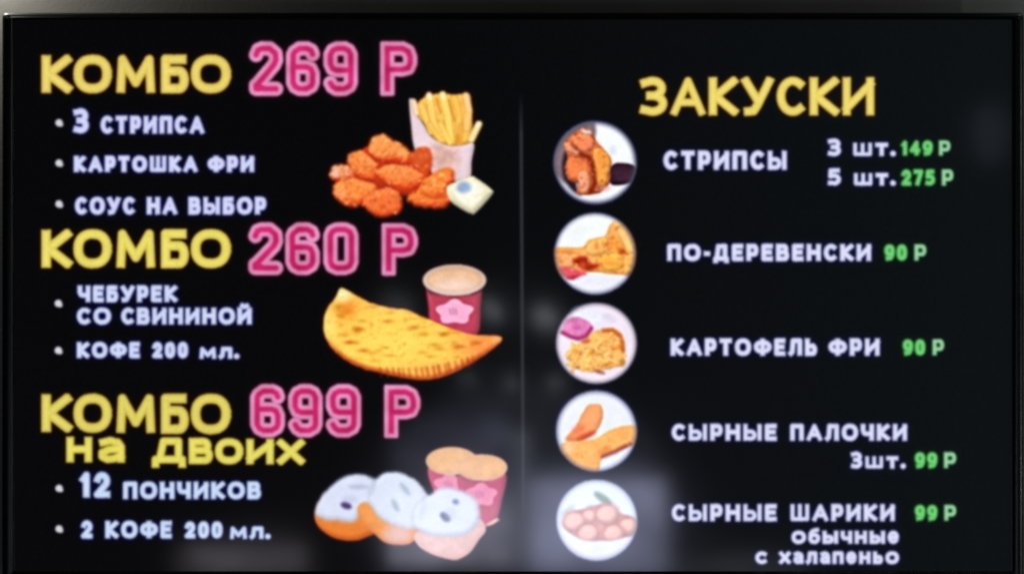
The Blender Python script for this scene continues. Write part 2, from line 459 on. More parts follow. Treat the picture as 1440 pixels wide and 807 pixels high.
def speckle(pid, n, col, size, al, seed=3):
    rs = np.random.default_rng(seed + n + int(col[0]))
    ys_, xs_ = np.nonzero(IDS == pid)
    for k in rs.integers(0, len(ys_), n):
        cy_, cx_ = ys_[k] / SS, xs_[k] / SS
        ra, rb, th = rs.uniform(*size), rs.uniform(*size) * .7, rs.uniform(0, 3.1)
        sy_, sx_, X_, Y_ = window(cx_ - 6, cy_ - 6, cx_ + 6, cy_ + 6)
        u = ((X_ - cx_) * math.cos(th) + (Y_ - cy_) * math.sin(th)) / ra
        w = (-(X_ - cx_) * math.sin(th) + (Y_ - cy_) * math.cos(th)) / rb
        a_ = np.exp(-(u * u + w * w)) * al * (IDS[sy_, sx_] == pid)
        IMG[sy_, sx_] = IMG[sy_, sx_] * (1 - a_[..., None]) + np.array(col) / 255. * a_[..., None]

# chicken, fries and sauce
z = Z(440, 110, 3.843)
box = new_part('fries_box', 'pale pink paper box in the top picture')
blob(z([(520,124),(532,112),(556,120),(566,200),(600,252),(650,325),(750,366),(866,348),(858,450),(848,550),(780,560),(640,520),(552,390),(530,250)]), (224, 200, 208), box, light=.05, edge=.10, nz=.03)
blob(z([(640,360),(760,372),(780,440),(760,520),(680,520),(640,440)]), (206, 156, 138), None, light=0, edge=0, alpha=.75, soft=9)
fr = new_part('fries', 'yellow fries standing in the paper box', parent=box)
blob(z([(562,140),(610,100),(640,90),(700,82),(760,92),(830,85),(855,120),(860,240),(862,345),(750,364),(655,328),(600,252),(566,200)]), (236, 180, 84), fr, light=.1, edge=.12, nz=.10, rough=.8)
for pts, w, c in (([(585,150),(640,290)], 30, (242,196,96)), ([(548,132),(560,190)], 26, (238,206,170)), ([(628,98),(652,240),(700,330)], 34, (246,200,104)), ([(702,92),(728,200),(745,340)], 36, (250,206,104)),
                  ([(765,108),(790,200),(785,290)], 30, (240,186,84)), ([(828,98),(842,180),(830,270)], 36, (248,190,110)), ([(896,250),(858,330)], 34, (238,214,150)), ([(690,250),(740,350)], 26, (248,200,98)),
                  ([(800,260),(790,350)], 26, (232,168,70)), ([(630,250),(690,335)], 24, (240,190,90))):
    stroke(z(pts), w / 3.843 + 1.0, (196, 122, 40), soft=1.8, alpha=.7)
    stroke(z(pts), w / 3.843, c, fr, soft=1.3)
for pts, w, c in (([(628,88),(632,108)], 24, (252,226,190)), ([(700,86),(706,106)], 24, (252,224,180)), ([(826,90),(846,170)], 18, (250,205,160)), ([(900,246),(888,262)], 22, (246,230,190))):
    stroke(z(pts), w / 3.843, c, soft=1.8, alpha=.8)
stroke(z([(735,120),(765,230)]), 3, (190, 118, 36), alpha=.6); stroke(z([(668,110),(690,190)]), 3, (190, 118, 36), alpha=.6)
stroke(z([(780,320),(784,340)]), 7, (206, 130, 40), alpha=.6, soft=2.5)
ch = new_part('chicken_pieces', 'orange breaded chicken pieces in the top picture')
blob(z([(120,560),(210,440),(320,360),(480,400),(600,420),(650,520),(740,520),(745,650),(620,690),(480,640),(380,720),(200,660)]), (186, 52, 24), ch, nz=.15)
CHK = [([(300,390),(318,330),(370,303),(430,330),(490,365),(520,395),(560,420),(520,455),(430,448),(345,440)], (247,150,78)),
      ([(520,410),(590,372),(638,400),(642,470),(612,535),(560,500),(530,455)], (205,84,38)),
      ([(188,450),(195,408),(262,390),(312,425),(352,470),(345,530),(285,545),(215,510)], (243,138,68)),
      ([(92,520),(108,478),(150,468),(200,485),(225,535),(175,560),(115,548)], (232,150,104)),
      ([(345,500),(420,464),(510,475),(580,510),(600,548),(545,590),(490,602),(420,575),(365,540)], (244,134,68)),
      ([(108,610),(130,560),(190,545),(270,552),(340,580),(335,630),(285,660),(220,694),(150,672)], (246,140,66)),
      ([(272,680),(285,635),(340,608),(410,595),(460,615),(482,665),(470,715),(380,748),(310,722)], (236,112,54)),
      ([(510,650),(570,600),(600,550),(660,510),(725,488),(765,520),(745,590),(752,655),(700,694),(610,696),(540,678)], (240,126,52)),
      ([(590,600),(660,560),(730,570),(720,620),(650,650)], (244,138,64))]
for pts, c in CHK:
    blob([(x + .8, y + 1.6) for x, y in z(pts)], (150, 34, 16), ch, light=0, edge=0, rough=1.2, soft=3.2, alpha=.5)
    blob(z(pts), c, ch, light=.34, edge=.34, rough=1.3, depth=10, nz=.10, darkcol=(206, 64, 24), soft=2.0)
lump = np.random.default_rng(17)
for pts, c in CHK:
    q_ = z(pts)
    mx, my = np.mean([p_[0] for p_ in q_]), np.mean([p_[1] for p_ in q_])
    for _ in range(8):
        vx, vy = q_[lump.integers(len(q_))]
        f_ = lump.uniform(.15, .80)
        lx, ly, lr = mx + (vx - mx) * f_, my + (vy - my) * f_, lump.uniform(3.0, 5.5)
        up = np.clip((my - ly) / 14, -1, 1)
        cc_ = np.array(c, float) * (1 + .10 * up) + np.array([10, 30, 26]) * up
        blob(ell(lx, ly, lr, lr * lump.uniform(.6, .9), lump.uniform(0, 3)), np.clip(cc_, 0, 255), None, light=.26, edge=.16, rough=1.2, depth=4, nz=.08, soft=1.6, alpha=.75, darkcol=(200, 66, 28))
speckle(ch, 90, (255, 190, 136), (1.2, 3.0), .42)
speckle(ch, 110, (168, 46, 18), (.9, 2.6), .34)
for pts in ([(350,445),(440,458),(520,470)], [(250,545),(330,560)], [(500,610),(560,590)]):
    stroke(z(pts), 3.4, (176, 44, 20), soft=2.6, alpha=.7)
blob(z(ell(122, 510, 20, 26)), (238, 190, 170), None, alpha=.7, soft=3, light=0, edge=0)
blob(z(ell(150, 620, 30, 22)), (246, 160, 110), None, alpha=.6, soft=4, light=0, edge=0)
sauce = new_part('sauce_cup', 'cream sauce tub with a blue mark in the top picture')
blob(z([(722,602),(740,575),(850,531),(890,545),(965,600),(968,630),(885,722),(850,732),(760,680),(730,640)]), (226, 218, 186), sauce, light=.12, edge=.16, nz=.02)
blob(z([(760,600),(850,556),(925,605),(860,690),(790,655)]), (238, 236, 226), None, light=0, edge=0, alpha=.8, soft=2.5, nz=.02)
blob(z(ell(816, 590, 38, 30)), (128, 152, 196), None, light=0, edge=0, alpha=.85, soft=3.5, nz=.1)
stroke(z([(880,640),(935,610)]), 3, (226, 214, 160), soft=2, alpha=.6)

# meat pie and coffee
z = Z(430, 340, 3.667)
cup = new_part('paper_cup', 'crimson paper cup of coffee behind the meat pie')
blob(z([(622,235),(650,262),(770,282),(890,262),(908,240),(902,330),(884,480),(760,470),(648,430),(632,330)]), (184, 62, 86), cup, light=.10, edge=.14, nz=.05, dirv=(-.9, 0))
foam = new_part('coffee', 'pale coffee surface and rim', parent=cup)
blob(z(ell(767, 198, 164, 81)), (238, 208, 198), foam, light=0, edge=.1, nz=.02)
blob(z(ell(767, 194, 146, 66)), (243, 196, 158), foam, light=0, edge=.14, nz=.05)
blob(z(ell(770, 228, 110, 30)), (250, 218, 208), None, light=0, edge=0, alpha=.8, soft=6, nz=.03)
stroke(z([(640,180),(700,148),(800,140),(880,165)]), 3, (220, 164, 124), soft=3, alpha=.5)
flower(*z([(768, 362)])[0], 24.5, 16.5, cup)
pie = new_part('meat_pie', 'golden half-moon fried pie with a crimped edge')
PIE = z([(180,238),(230,258),(330,312),(440,340),(520,350),(600,385),(680,420),(780,458),(870,480),(960,482),(1002,488),(1006,512),(950,560),(880,607),(800,652),(720,688),(620,710),(520,702),(400,676),(300,652),(200,604),(130,540),(96,470),(94,390),(120,330),(158,280)])
blob(PIE, (248, 196, 84), pie, light=.06, edge=.22, depth=12, nz=.05, rough=.5, darkcol=(238, 130, 40))
pq = smooth_loop(PIE)
sy, sx, X, Y = window(450, 400, 710, 540)
dp = poly_sdf(X, Y, pq)
ins = np.clip(.5 - dp / 2, 0, 1)
def tint(cx, cy, rx, ry, col, al, pw=1.0):
    (ax, ay), = z([(cx, cy)])
    q = ((X - ax) / (rx / 3.667)) ** 2 + ((Y - ay) / (ry / 3.667)) ** 2
    a_ = np.exp(-q * pw) * al * ins
    IMG[sy, sx] = IMG[sy, sx] * (1 - a_[..., None]) + np.array(col) / 255. * a_[..., None]
tint(210, 345, 62, 52, (226, 118, 30), .85); tint(190, 270, 45, 40, (252, 232, 176), .95); tint(120, 430, 40, 80, (252, 216, 120), .7)
tint(900, 540, 150, 90, (244, 128, 66), .85); tint(985, 500, 25, 18, (236, 170, 120), .8); tint(700, 660, 210, 40, (246, 140, 66), .7)
tint(500, 530, 290, 120, (255, 214, 92), .7)
speckle(pie, 160, (206, 124, 30), (.8, 2.4), .34)
speckle(pie, 110, (255, 226, 130), (1.0, 3.0), .34); tint(450, 340, 160, 20, (250, 200, 110), .5)
r2 = np.random.default_rng(11)
for _ in range(60):
    ax, ay = r2.uniform(150, 930), r2.uniform(320, 620)
    tint(ax, ay, r2.uniform(8, 34), r2.uniform(5, 13), (196, 120, 24), r2.uniform(.2, .6))
for ax, ay, al in ((228, 518, .8), (300, 560, .6), (425, 410, .5), (560, 440, .6), (715, 475, .6), (200, 480, .4), (790, 540, .6), (880, 520, .7), (275, 450, .6), (350, 335, .4), (660, 530, .4), (600, 570, .3)):
    tint(ax, ay, 30, 11, (186, 90, 20), al)
sh_ = np.clip((Y - 470) / 30, 0, 1) * np.clip((dp + 8) / 7, 0, 1) * ins * .85
IMG[sy, sx] = IMG[sy, sx] * (1 - sh_[..., None]) + np.array([184, 56, 18]) / 255. * sh_[..., None]
for i in range(17):
    f = i / 16
    bx = 390 + f * 470 + r2.uniform(-7, 7)
    by = 678 + 34 * math.sin(math.pi * (f * .9 + .05)) - f * 60
    stroke(z([(bx, by - 34), (bx + 6 + 4 * f, by + r2.uniform(2, 12))]), r2.uniform(1.8, 3.0), (150, 44, 18), soft=2.2, alpha=r2.uniform(.45, .8))

# doughnuts and two coffees
z = Z(430, 600, 3.9)
for k, (cx, cy, rx, ry, body, fl) in enumerate(((800, 186, 143, 78, [(672,220),(820,270),(900,260),(900,420),(800,420),(706,360)], (790, 318)),
                                                (968, 222, 139, 74, [(838,262),(960,298),(1098,256),(1078,400),(1050,505),(1005,540),(900,480),(850,380)], (962, 372)))):
    cp = new_part('paper_cup', ('crimson paper cup behind the doughnuts, the left one', 'crimson paper cup behind the doughnuts, the right one')[k])
    blob(z(body), (186, 84, 112), cp, light=.08, edge=.10, nz=.04, dirv=(-.9, 0))
    flower(*z([fl])[0], 21, 15.5, cp, alpha=.9, col=(226, 142, 172))
    fm = new_part('coffee', None, parent=cp)
    blob(z(ell(cx, cy, rx, ry)), (238, 194, 164), fm, light=0, edge=.05, nz=.02)
    blob(z(ell(cx, cy - 2, rx - 10, ry - 10)), (244, 190, 142), fm, light=0, edge=.04, nz=.04)
blob(z([(985,535),(1050,500),(1060,515),(1000,545)]), (230, 190, 180), None, light=0, edge=0, alpha=.8)
def doughnut(label, dough, dcol, ddark, ice, icol):
    dn = new_part('doughnut', label)
    blob(z(dough), dcol, dn, light=.22, edge=.34, depth=10, nz=.06, darkcol=ddark)
    ic = new_part('icing', None, parent=dn)
    blob(z(ice), tuple(v * .78 for v in icol), ic, light=0, edge=0, nz=0, rough=.7, soft=4.5, alpha=.3)
    blob(z(ice), icol, ic, light=.05, edge=.13, depth=9, nz=.01, rough=.9, soft=2.4)
doughnut('iced doughnut with an orange base, the left one',
         [(48,480),(70,410),(140,340),(300,300),(400,400),(390,560),(340,600),(260,622),(170,612),(100,575),(60,530)], (240, 134, 54), (196, 74, 18),
         [(52,470),(75,400),(140,322),(215,272),(300,260),(370,282),(402,340),(390,430),(320,440),(270,515),(180,512),(100,505)], (222, 228, 250))
doughnut('iced doughnut in the middle',
         [(282,450),(310,415),(360,420),(560,500),(620,560),(580,635),(500,645),(430,630),(370,580),(310,520)], (244, 158, 84), (222, 120, 70),
         [(345,400),(360,320),(400,272),(450,246),(525,250),(600,290),(655,355),(690,440),(650,520),(580,560),(480,540),(400,490)], (224, 232, 251))
blob(z(ell(500, 590, 75, 45)), (226, 196, 208), None, light=0, edge=0, alpha=.75, soft=7, nz=.03)
doughnut('iced doughnut with a pinkish base, the right one',
         [(592,600),(640,560),(800,560),(940,500),(990,560),(950,620),(900,690),(830,728),(770,722),(690,698),(620,655)], (232, 194, 190), (222, 172, 166),
         [(590,540),(600,430),(680,370),(760,334),(850,350),(925,395),(955,460),(945,520),(890,580),(800,598),(680,590)], (224, 232, 251))
def spot(cx, cy, rx, ry, rot, col, al, soft=2.2):
    blob(z(ell(cx, cy, rx, ry, rot)), col, None, light=0, edge=0, alpha=al, soft=soft, nz=.02)
spot(222, 430, 30, 18, .35, (66, 44, 104), .95); spot(290, 328, 55, 12, .0, (150, 160, 190), .55, 3); spot(545, 340, 42, 13, .9, (140, 156, 176), .6, 3)
spot(492, 430, 36, 14, 1.1, (140, 156, 170), .65, 3); spot(822, 410, 18, 14, .3, (92, 104, 150), .8); spot(765, 493, 32, 20, .7, (74, 80, 118), .85)
spot(790, 478, 30, 34, 0, (186, 196, 220), .35, 4); spot(240, 395, 40, 20, 0, (180, 186, 216), .5, 4); spot(370, 330, 12, 46, .3, (176, 184, 214), .5, 3)
spot(640, 450, 16, 60, .2, (190, 200, 224), .4, 4)

# five round snack pictures
FULL = {}
def disc(cx, cy, r, label, bgc=(232, 236, 254), rim=(112, 112, 134)):
    pid = new_part('round_picture', label)
    sy, sx, X, Y = window(cx - r - 4, cy - r - 4, cx + r + 4, cy + r + 4)
    d = np.hypot(X - cx, Y - cy) - r
    paint((sy, sx), d, bgc, 1.2, pid=pid)
    FULL[pid] = (cx, cy, r)
    return pid
def rim(cx, cy, r, rad=9.0, col=(74, 74, 94), al=.8):
    sy, sx, X, Y = window(cx - r - 4, cy - r - 4, cx + r + 4, cy + r + 4)
    d = np.hypot(X - cx, Y - cy)
    a_ = np.clip((d - (r - rad)) / rad, 0, 1) ** 1.3 * al * (d < r + 1.5)
    IMG[sy, sx] = IMG[sy, sx] * (1 - a_[..., None]) + np.array(col) / 255. * a_[..., None]

def sp(z, cx, cy, rx, ry, rot, col, al, clip, soft=2.0):
    blob(z(ell(cx, cy, rx, ry, rot)), col, None, light=0, edge=0, alpha=al, soft=soft, nz=.05, clip=clip)

c1 = (837, 229, 57.5); z = Z(760, 160, 5.7625)
p = disc(*c1, 'round picture of fried chicken strips')
blob(z([(80,200),(300,60),(430,60),(440,200),(300,300),(200,420),(220,560),(150,520),(80,400)]), (128, 104, 110), None, light=0, edge=0, nz=.1, clip=c1, soft=3)
blob(z([(190,330),(260,300),(300,600),(330,660),(250,620),(180,500)]), (52, 34, 44), None, light=0, edge=0, clip=c1, soft=3)
f = c1f = new_part('chicken_strips', 'brown-orange chicken strips', parent=p)
blob(z([(188,250),(250,170),(360,118),(430,170),(470,240),(560,350),(575,440),(560,560),(500,630),(420,655),(310,650),(300,570),(232,540),(200,450),(220,350)]), (214, 104, 62), f, light=.2, edge=.3, rough=1.0, nz=.16, clip=c1, darkcol=(130, 44, 20))
for pts, c in (([(250,190),(360,160),(440,210),(420,290),(330,310),(280,270)], (232,126,84)), ([(190,250),(240,235),(320,300),(300,340),(220,310)], (226,140,104)),
               ([(430,300),(500,285),(565,370),(560,480),(520,590),(460,570),(440,420)], (238,150,66)), ([(220,380),(300,350),(370,400),(410,500),(400,590),(330,620),(300,540),(240,520)], (228,118,66)),
               ([(310,480),(370,470),(400,540),(390,620),(330,640)], (242,156,118)), ([(330,130),(400,135),(420,170),(360,175)], (226,176,160))):
    blob(z(pts), c, f, light=.18, edge=.2, rough=.7, depth=5, nz=.14, clip=c1, soft=1.6)
stroke(z([(330,335),(390,350),(430,440),(440,560),(410,630)]), 6.5, (118, 30, 10), soft=2.6, alpha=.85, clip=c1)
stroke(z([(250,250),(310,300),(350,330)]), 3, (130, 40, 20), soft=2, alpha=.7, clip=c1)
sp(z, 510, 610, 60, 22, -.2, (224, 150, 140), .7, c1)
q = new_part('sauce_cup', 'dark sauce cup', parent=p)
blob(z([(575,425),(640,398),(765,428),(735,555),(580,578),(566,500)]), (56, 30, 46), q, light=.1, edge=.1, nz=.2, clip=c1)
sp(z, 585, 300, 26, 40, .3, (190, 196, 214), .5, c1, 3)
speckle(c1f, 40, (110, 36, 16), (1, 3), .5)
speckle(c1f, 30, (250, 186, 140), (.8, 2.0), .5)
rim(*c1, rad=8, al=.8)

c2 = (836.8, 356.6, 56.8); z = Z(760, 290, 6.206)
p = disc(*c2, 'round picture of country-style potatoes')
f = new_part('potato_wedges', 'orange potato wedges', parent=p)
blob(z([(120,375),(250,358),(370,352),(430,290),(560,262),(610,160),(660,130),(760,200),(850,330),(850,480),(790,600),(600,590),(420,575),(380,620),(260,640),(150,560)]), (244, 168, 92), f, light=.06, edge=.12, nz=.10, rough=.6, clip=c2)
for pts, c in (([(160,430),(280,440),(300,520),(200,540)], (246,160,100)), ([(420,330),(560,270),(600,380),(480,440),(400,400)], (246,176,98)), ([(600,300),(700,280),(740,380),(660,440),(590,380)], (244,160,70)),
               ([(520,430),(700,420),(740,520),(600,570),(500,500)], (248,170,72)), ([(640,140),(700,150),(800,290),(820,420),(750,370),(690,260)], (250,196,120)), ([(730,450),(820,430),(800,560),(740,590)], (246,176,90))):
    blob(z(pts), c, None, light=.14, edge=.16, depth=5, nz=.08, clip=c2, soft=1.8)
blob(z([(280,480),(330,440),(400,440),(450,500),(530,505),(470,552),(370,555)]), (168, 44, 22), None, light=0, edge=0, nz=.25, clip=c2, soft=3)
for a_ in ((715, 395, 40, 20, .4, (186, 70, 20), .9), (490, 340, 18, 34, 0, (206, 112, 36), .6), (580, 330, 40, 12, -.2, (206, 106, 40), .7), (620, 285, 26, 14, 0, (200, 110, 40), .7),
           (500, 410, 34, 16, 0, (222, 140, 50), .6), (230, 405, 110, 14, .1, (216, 110, 50), .7), (640, 505, 90, 10, .1, (226, 140, 50), .6), (370, 520, 30, 30, 0, (210, 96, 60), .5), (660, 350, 60, 12, .7, (210, 116, 50), .6)):
    sp(z, *a_, c2, 2.4)
blob(z([(165,530),(300,545),(395,580),(385,625),(260,640),(200,600)]), (220, 84, 100), None, light=0, edge=0, nz=.1, clip=c2, soft=2.5)
sp(z, 310, 620, 80, 18, -.1, (176, 40, 80), .9, c2)
blob(z([(300,640),(400,600),(560,600),(740,610),(700,700),(500,770),(320,720)]), (226, 226, 248), None, light=0, edge=0, nz=.01, clip=c2, soft=2)
speckle(f, 45, (186, 86, 24), (1, 3), .5)
speckle(f, 25, (255, 214, 150), (1, 2.4), .5)
rim(*c2, rad=7, al=.55)

c3 = (838.5, 482.5, 56.5); z = Z(760, 415, 6.206)
p = disc(*c3, 'round picture of french fries with a pink sauce bowl', bgc=(230, 216, 230))
sp(z, 430, 180, 150, 70, .2, (222, 226, 246), .8, c3, 6); sp(z, 600, 200, 60, 30, .4, (196, 190, 208), .6, c3, 4)
f = new_part('french_fries', 'yellow fries', parent=p)
blob(z([(240,560),(230,500),(330,420),(430,330),(540,300),(640,290),(720,360),(735,500),(740,600),(640,630),(450,670),(330,650)]), (248, 186, 104), f, light=.05, edge=.1, nz=.10, rough=1, clip=c3, soft=2)
r3 = np.random.default_rng(5)
for _ in range(26):
    ax, ay, an = r3.uniform(270, 700), r3.uniform(360, 620), r3.uniform(0, 3.1)
    e_ = [(ax - 44 * math.cos(an), ay - 44 * math.sin(an)), (ax + 44 * math.cos(an), ay + 44 * math.sin(an))]
    stroke([(x_ + .6, y_ + 1.5) for x_, y_ in z(e_)], 4.6, (196, 112, 40), soft=1.6, alpha=.6, clip=c3)
    stroke(z(e_), 3.8, (254, 198 + r3.uniform(-18, 14), 112), soft=1.3, alpha=.9, clip=c3)
for pts, w in (([(550,310),(630,305),(690,350),(715,410),(720,480)], 5.5),):
    stroke(z(pts), w, (192, 84, 30), soft=2.4, alpha=.85, clip=c3)
for a_ in ((400, 400, 40, 22, -.3, (178, 84, 60), .8), (450, 500, 36, 18, -.7, (206, 132, 40), .7), (330, 495, 36, 12, .3, (206, 132, 50), .6), (575, 410, 22, 12, 0, (206, 124, 40), .6),
           (690, 445, 24, 20, 0, (214, 120, 40), .7), (580, 605, 22, 12, 0, (190, 106, 40), .8), (325, 628, 16, 12, 0, (150, 100, 90), .8), (515, 668, 50, 16, .3, (150, 80, 70), .85),
           (720, 590, 20, 34, .2, (176, 110, 50), .7), (250, 555, 22, 14, 0, (196, 150, 110), .7), (450, 635, 40, 14, 0, (220, 160, 110), .6)):
    sp(z, *a_, c3, 2.2)
speckle(f, 40, (180, 100, 40), (1, 2.2), .55)
speckle(f, 34, (255, 226, 176), (1, 2.6), .7)
q = new_part('sauce_bowl', 'pink sauce bowl', parent=p)
blob(z([(190,300),(230,215),(330,190),(440,250),(450,300),(400,360),(320,385),(240,360),(185,330)]), (216, 122, 178), q, light=.05, edge=.1, nz=.12, clip=c3, soft=1.8)
stroke(z([(190,325),(260,362),(330,382),(400,355),(445,290)]), 5, (164, 42, 104), soft=2, alpha=.9, clip=c3)
sp(z, 320, 285, 34, 14, .2, (190, 84, 150), .7, c3)
rim(*c3, rad=7, al=.55, col=(96, 90, 110))

c4 = (838.5, 605.7, 56.5); z = Z(760, 540, 6.206)
p = disc(*c4, 'round picture of breaded cheese sticks', bgc=(226, 229, 249))
f = new_part('cheese_stick', 'upright cheese stick', parent=p)
blob(z([(415,180),(475,172),(535,190),(545,290),(505,390),(440,450),(350,495),(232,495),(240,440),(300,380),(355,270)]), (244, 158, 104), f, light=.05, edge=.12, nz=.05, rough=.5, clip=c4)
sp(z, 330, 400, 60, 40, -.6, (228, 112, 66), .7, c4, 5); sp(z, 400, 450, 90, 22, -.4, (196, 58, 24), .85, c4, 3.5); sp(z, 260, 475, 40, 22, 0, (222, 120, 60), .7, c4, 4)
f = new_part('cheese_stick', 'lying cheese stick', parent=p)
blob(z([(185,515),(300,500),(480,472),(600,405),(740,362),(840,370),(870,450),(820,525),(700,570),(540,645),(505,760),(380,760),(260,700),(190,600)]), (248, 174, 98), f, light=.04, edge=.08, nz=.06, rough=.5, clip=c4)
sp(z, 240, 555, 55, 50, 0, (248, 196, 156), .7, c4, 5); sp(z, 560, 575, 60, 30, -.5, (216, 120, 56), .6, c4, 4)
stroke(z([(545,630),(660,585),(780,520)]), 5, (146, 50, 44), soft=2.6, alpha=.85, clip=c4)
speckle(f, 50, (222, 124, 50), (.8, 2.2), .4)
speckle(f, 30, (255, 206, 150), (.8, 2.2), .45)
rim(*c4, rad=8, al=.6, col=(90, 92, 120))

c5 = (839, 730.7, 56.8); z = Z(760, 665, 6.206)
p = disc(*c5, 'round picture of breaded cheese balls', bgc=(214, 222, 238))
for a_ in ((545, 220, 90, 34, .6, (112, 136, 108), .8), (240, 320, 70, 24, -.6, (150, 166, 150), .5), (470, 290, 60, 16, 0, (140, 160, 136), .6)):
    sp(z, *a_, c5, 3)
f = new_part('cheese_balls', 'pale brown cheese balls', parent=p)
blob(z([(200,420),(260,340),(400,310),(560,270),(680,340),(830,410),(800,540),(650,580),(430,590),(300,550),(220,490)]), (206, 150, 138), f, light=.0, edge=.1, nz=.05, clip=c5, soft=2)
for bx, by, br in ((420, 380, 70), (295, 425, 96), (585, 362, 98), (765, 465, 84), (418, 528, 92), (640, 530, 90)):
    blob(z(ell(bx, by - 6, br + 14, br * .9 + 12)), (184, 118, 112), f, light=0, edge=0, clip=c5, soft=4, alpha=.6)
    blob(z(ell(bx, by, br, br * .9)), (234, 184, 168), f, light=.08, edge=.22, depth=11, nz=.04, clip=c5, soft=1.8)
blob(z([(200,500),(300,560),(430,592),(620,588),(800,560),(800,680),(500,770),(260,680)]), (218, 220, 244), None, light=0, edge=0, nz=.01, clip=c5, soft=2)
rim(*c5, rad=8, al=.5, col=(120, 122, 145))

# ---- softness of the display: luma slightly, chroma more (video chroma subsampling), plus a painted glow round the lettering
def gblur(a, s):
    s *= SS
    n = int(3 * s) + 1
    k = np.exp(-.5 * (np.arange(-n, n + 1) / s) ** 2); k /= k.sum()
    for ax in (0, 1):
        pad = [(0, 0)] * a.ndim; pad[ax] = (n, n)
        p_ = np.pad(a, pad, mode='edge')
        out = np.zeros_like(a)
        for i, w in enumerate(k):
            sl = [slice(None)] * a.ndim; sl[ax] = slice(i, i + a.shape[ax])
            out += w * p_[tuple(sl)]
        a = out
    return a
IMG = np.clip(IMG, 0, 1).astype(np.float32)
food_names = {'fries_box', 'fries', 'chicken_pieces', 'sauce_cup', 'meat_pie', 'paper_cup', 'round_picture',
              'chicken_strips', 'potato_wedges', 'french_fries', 'sauce_bowl', 'cheese_stick', 'cheese_balls'}
is_food = np.zeros(len(PARTS) + 1, np.float32)
for k_, (nm, _l, _p) in enumerate(PARTS, 1):
    is_food[k_] = nm in food_names
fm_ = is_food[IDS][..., None]
def gblur0(a, sg):
    sg *= SS; n = int(2.5 * sg)
    k = np.exp(-.5 * (np.arange(-n, n + 1) / sg) ** 2).astype(np.float32); k /= k.sum()
    for ax in (0, 1):
        out = np.zeros_like(a)
        for i_, w_ in enumerate(k): out += w_ * np.roll(a, i_ - n, axis=ax)
        a = out
    return a
fw = gblur0(fm_, 4.5) + 1e-3
low = gblur0(IMG * fm_, 4.5) / fw          # the shop's pictures are printed with hard contrast
IMG = IMG * (1 - fm_) + np.clip(low * 1.07 + (IMG - low) * 1.45, 0, 1) * fm_
IMG = IMG * (1 + ((N14 - .5) * .03)[..., None] * (IMG.max(-1, keepdims=True) > .2))
# low-resolution source frame: edges wander a little
wa, wb = noise_field(2.3, 21), noise_field(2.1, 22)
iy, ix = np.mgrid[0:IMG.shape[0], 0:IMG.shape[1]]
ix = np.clip(np.rint(ix + (wa - .5) * .7 * SS), 0, IMG.shape[1] - 1).astype(int)
iy = np.clip(np.rint(iy + (wb - .5) * .9 * SS), 0, IMG.shape[0] - 1).astype(int)
IMG = np.clip(IMG[iy, ix], 0, 1).astype(np.float32)
Yl = (IMG * np.array([.299, .587, .114], np.float32)).sum(-1)
Ch = IMG - Yl[..., None]
Yb = gblur(Yl, 1.25)
Cb = gblur(Ch, 2.6)
off = gblur((IDS == 0).astype(np.float32), 1.0)
halo = gblur(np.clip(Ch - .02, 0, .13) * (Yl > .25)[..., None], 4.0) * np.array([1.8, .8, 2.9], np.float32)  # coloured glow round bright shapes, painted into the page image
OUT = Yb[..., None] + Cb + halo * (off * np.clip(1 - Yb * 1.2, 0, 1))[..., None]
grain = gblur(rng.normal(0, 1, Yb.shape).astype(np.float32), .7)
OUT = np.clip(OUT + grain[..., None] * .017 * (0.5 + Yb[..., None]), 0, 1)

nh, nw = Yb.shape
buf = np.ones((nh, nw, 4), np.float32)
buf[..., :3] = OUT
pic = bpy.data.images.new('menu_page', nw, nh, alpha=False, float_buffer=False)
pic.colorspace_settings.name = 'sRGB'
pic.pixels.foreach_set(buf[::-1].ravel())
pic.update()
pic.pack()

# ------------------------------------------------------------------ materials
def principled(name, color, rough, spec=.5):
    m = bpy.data.materials.new(name)
    m.use_nodes = True
    b = m.node_tree.nodes['Principled BSDF']
    b.inputs['Base Color'].default_value = (*color, 1)
    b.inputs['Roughness'].default_value = rough
    b.inputs['Specular IOR Level'].default_value = spec
    return m, b

m_screen, b = principled('lit_display', (.004, .004, .005), .085)
nt = m_screen.node_tree
rn = nt.nodes.new('ShaderNodeTexNoise'); rn.inputs['Scale'].default_value = 9; rn.inputs['Detail'].default_value = 5
rr_ = nt.nodes.new('ShaderNodeMapRange'); rr_.inputs['To Min'].default_value = .05; rr_.inputs['To Max'].default_value = .115
rc = nt.nodes.new('ShaderNodeTexCoord')
nt.links.new(rc.outputs['Object'], rn.inputs[0]); nt.links.new(rn.outputs[0], rr_.inputs[0]); nt.links.new(rr_.outputs[0], b.inputs['Roughness'])
ti = nt.nodes.new('ShaderNodeTexImage'); ti.image = pic; ti.interpolation = 'Cubic'; ti.extension = 'EXTEND'
uvn = nt.nodes.new('ShaderNodeUVMap'); uvn.uv_map = 'UVMap'
nt.links.new(uvn.outputs[0], ti.inputs[0])
nt.links.new(ti.outputs[0], b.inputs['Emission Color'])
b.inputs['Emission Strength'].default_value = 1.0

m_bezel, b = principled('black_plastic', (.005, .006, .006), .28, .28)
nt = m_bezel.node_tree
nz_ = nt.nodes.new('ShaderNodeTexNoise'); nz_.inputs['Scale'].default_value = 60
mr = nt.nodes.new('ShaderNodeMapRange'); mr.inputs['To Min'].default_value = .22; mr.inputs['To Max'].default_value = .4
nt.links.new(nz_.outputs[0], mr.inputs[0]); nt.links.new(mr.outputs[0], b.inputs['Roughness'])

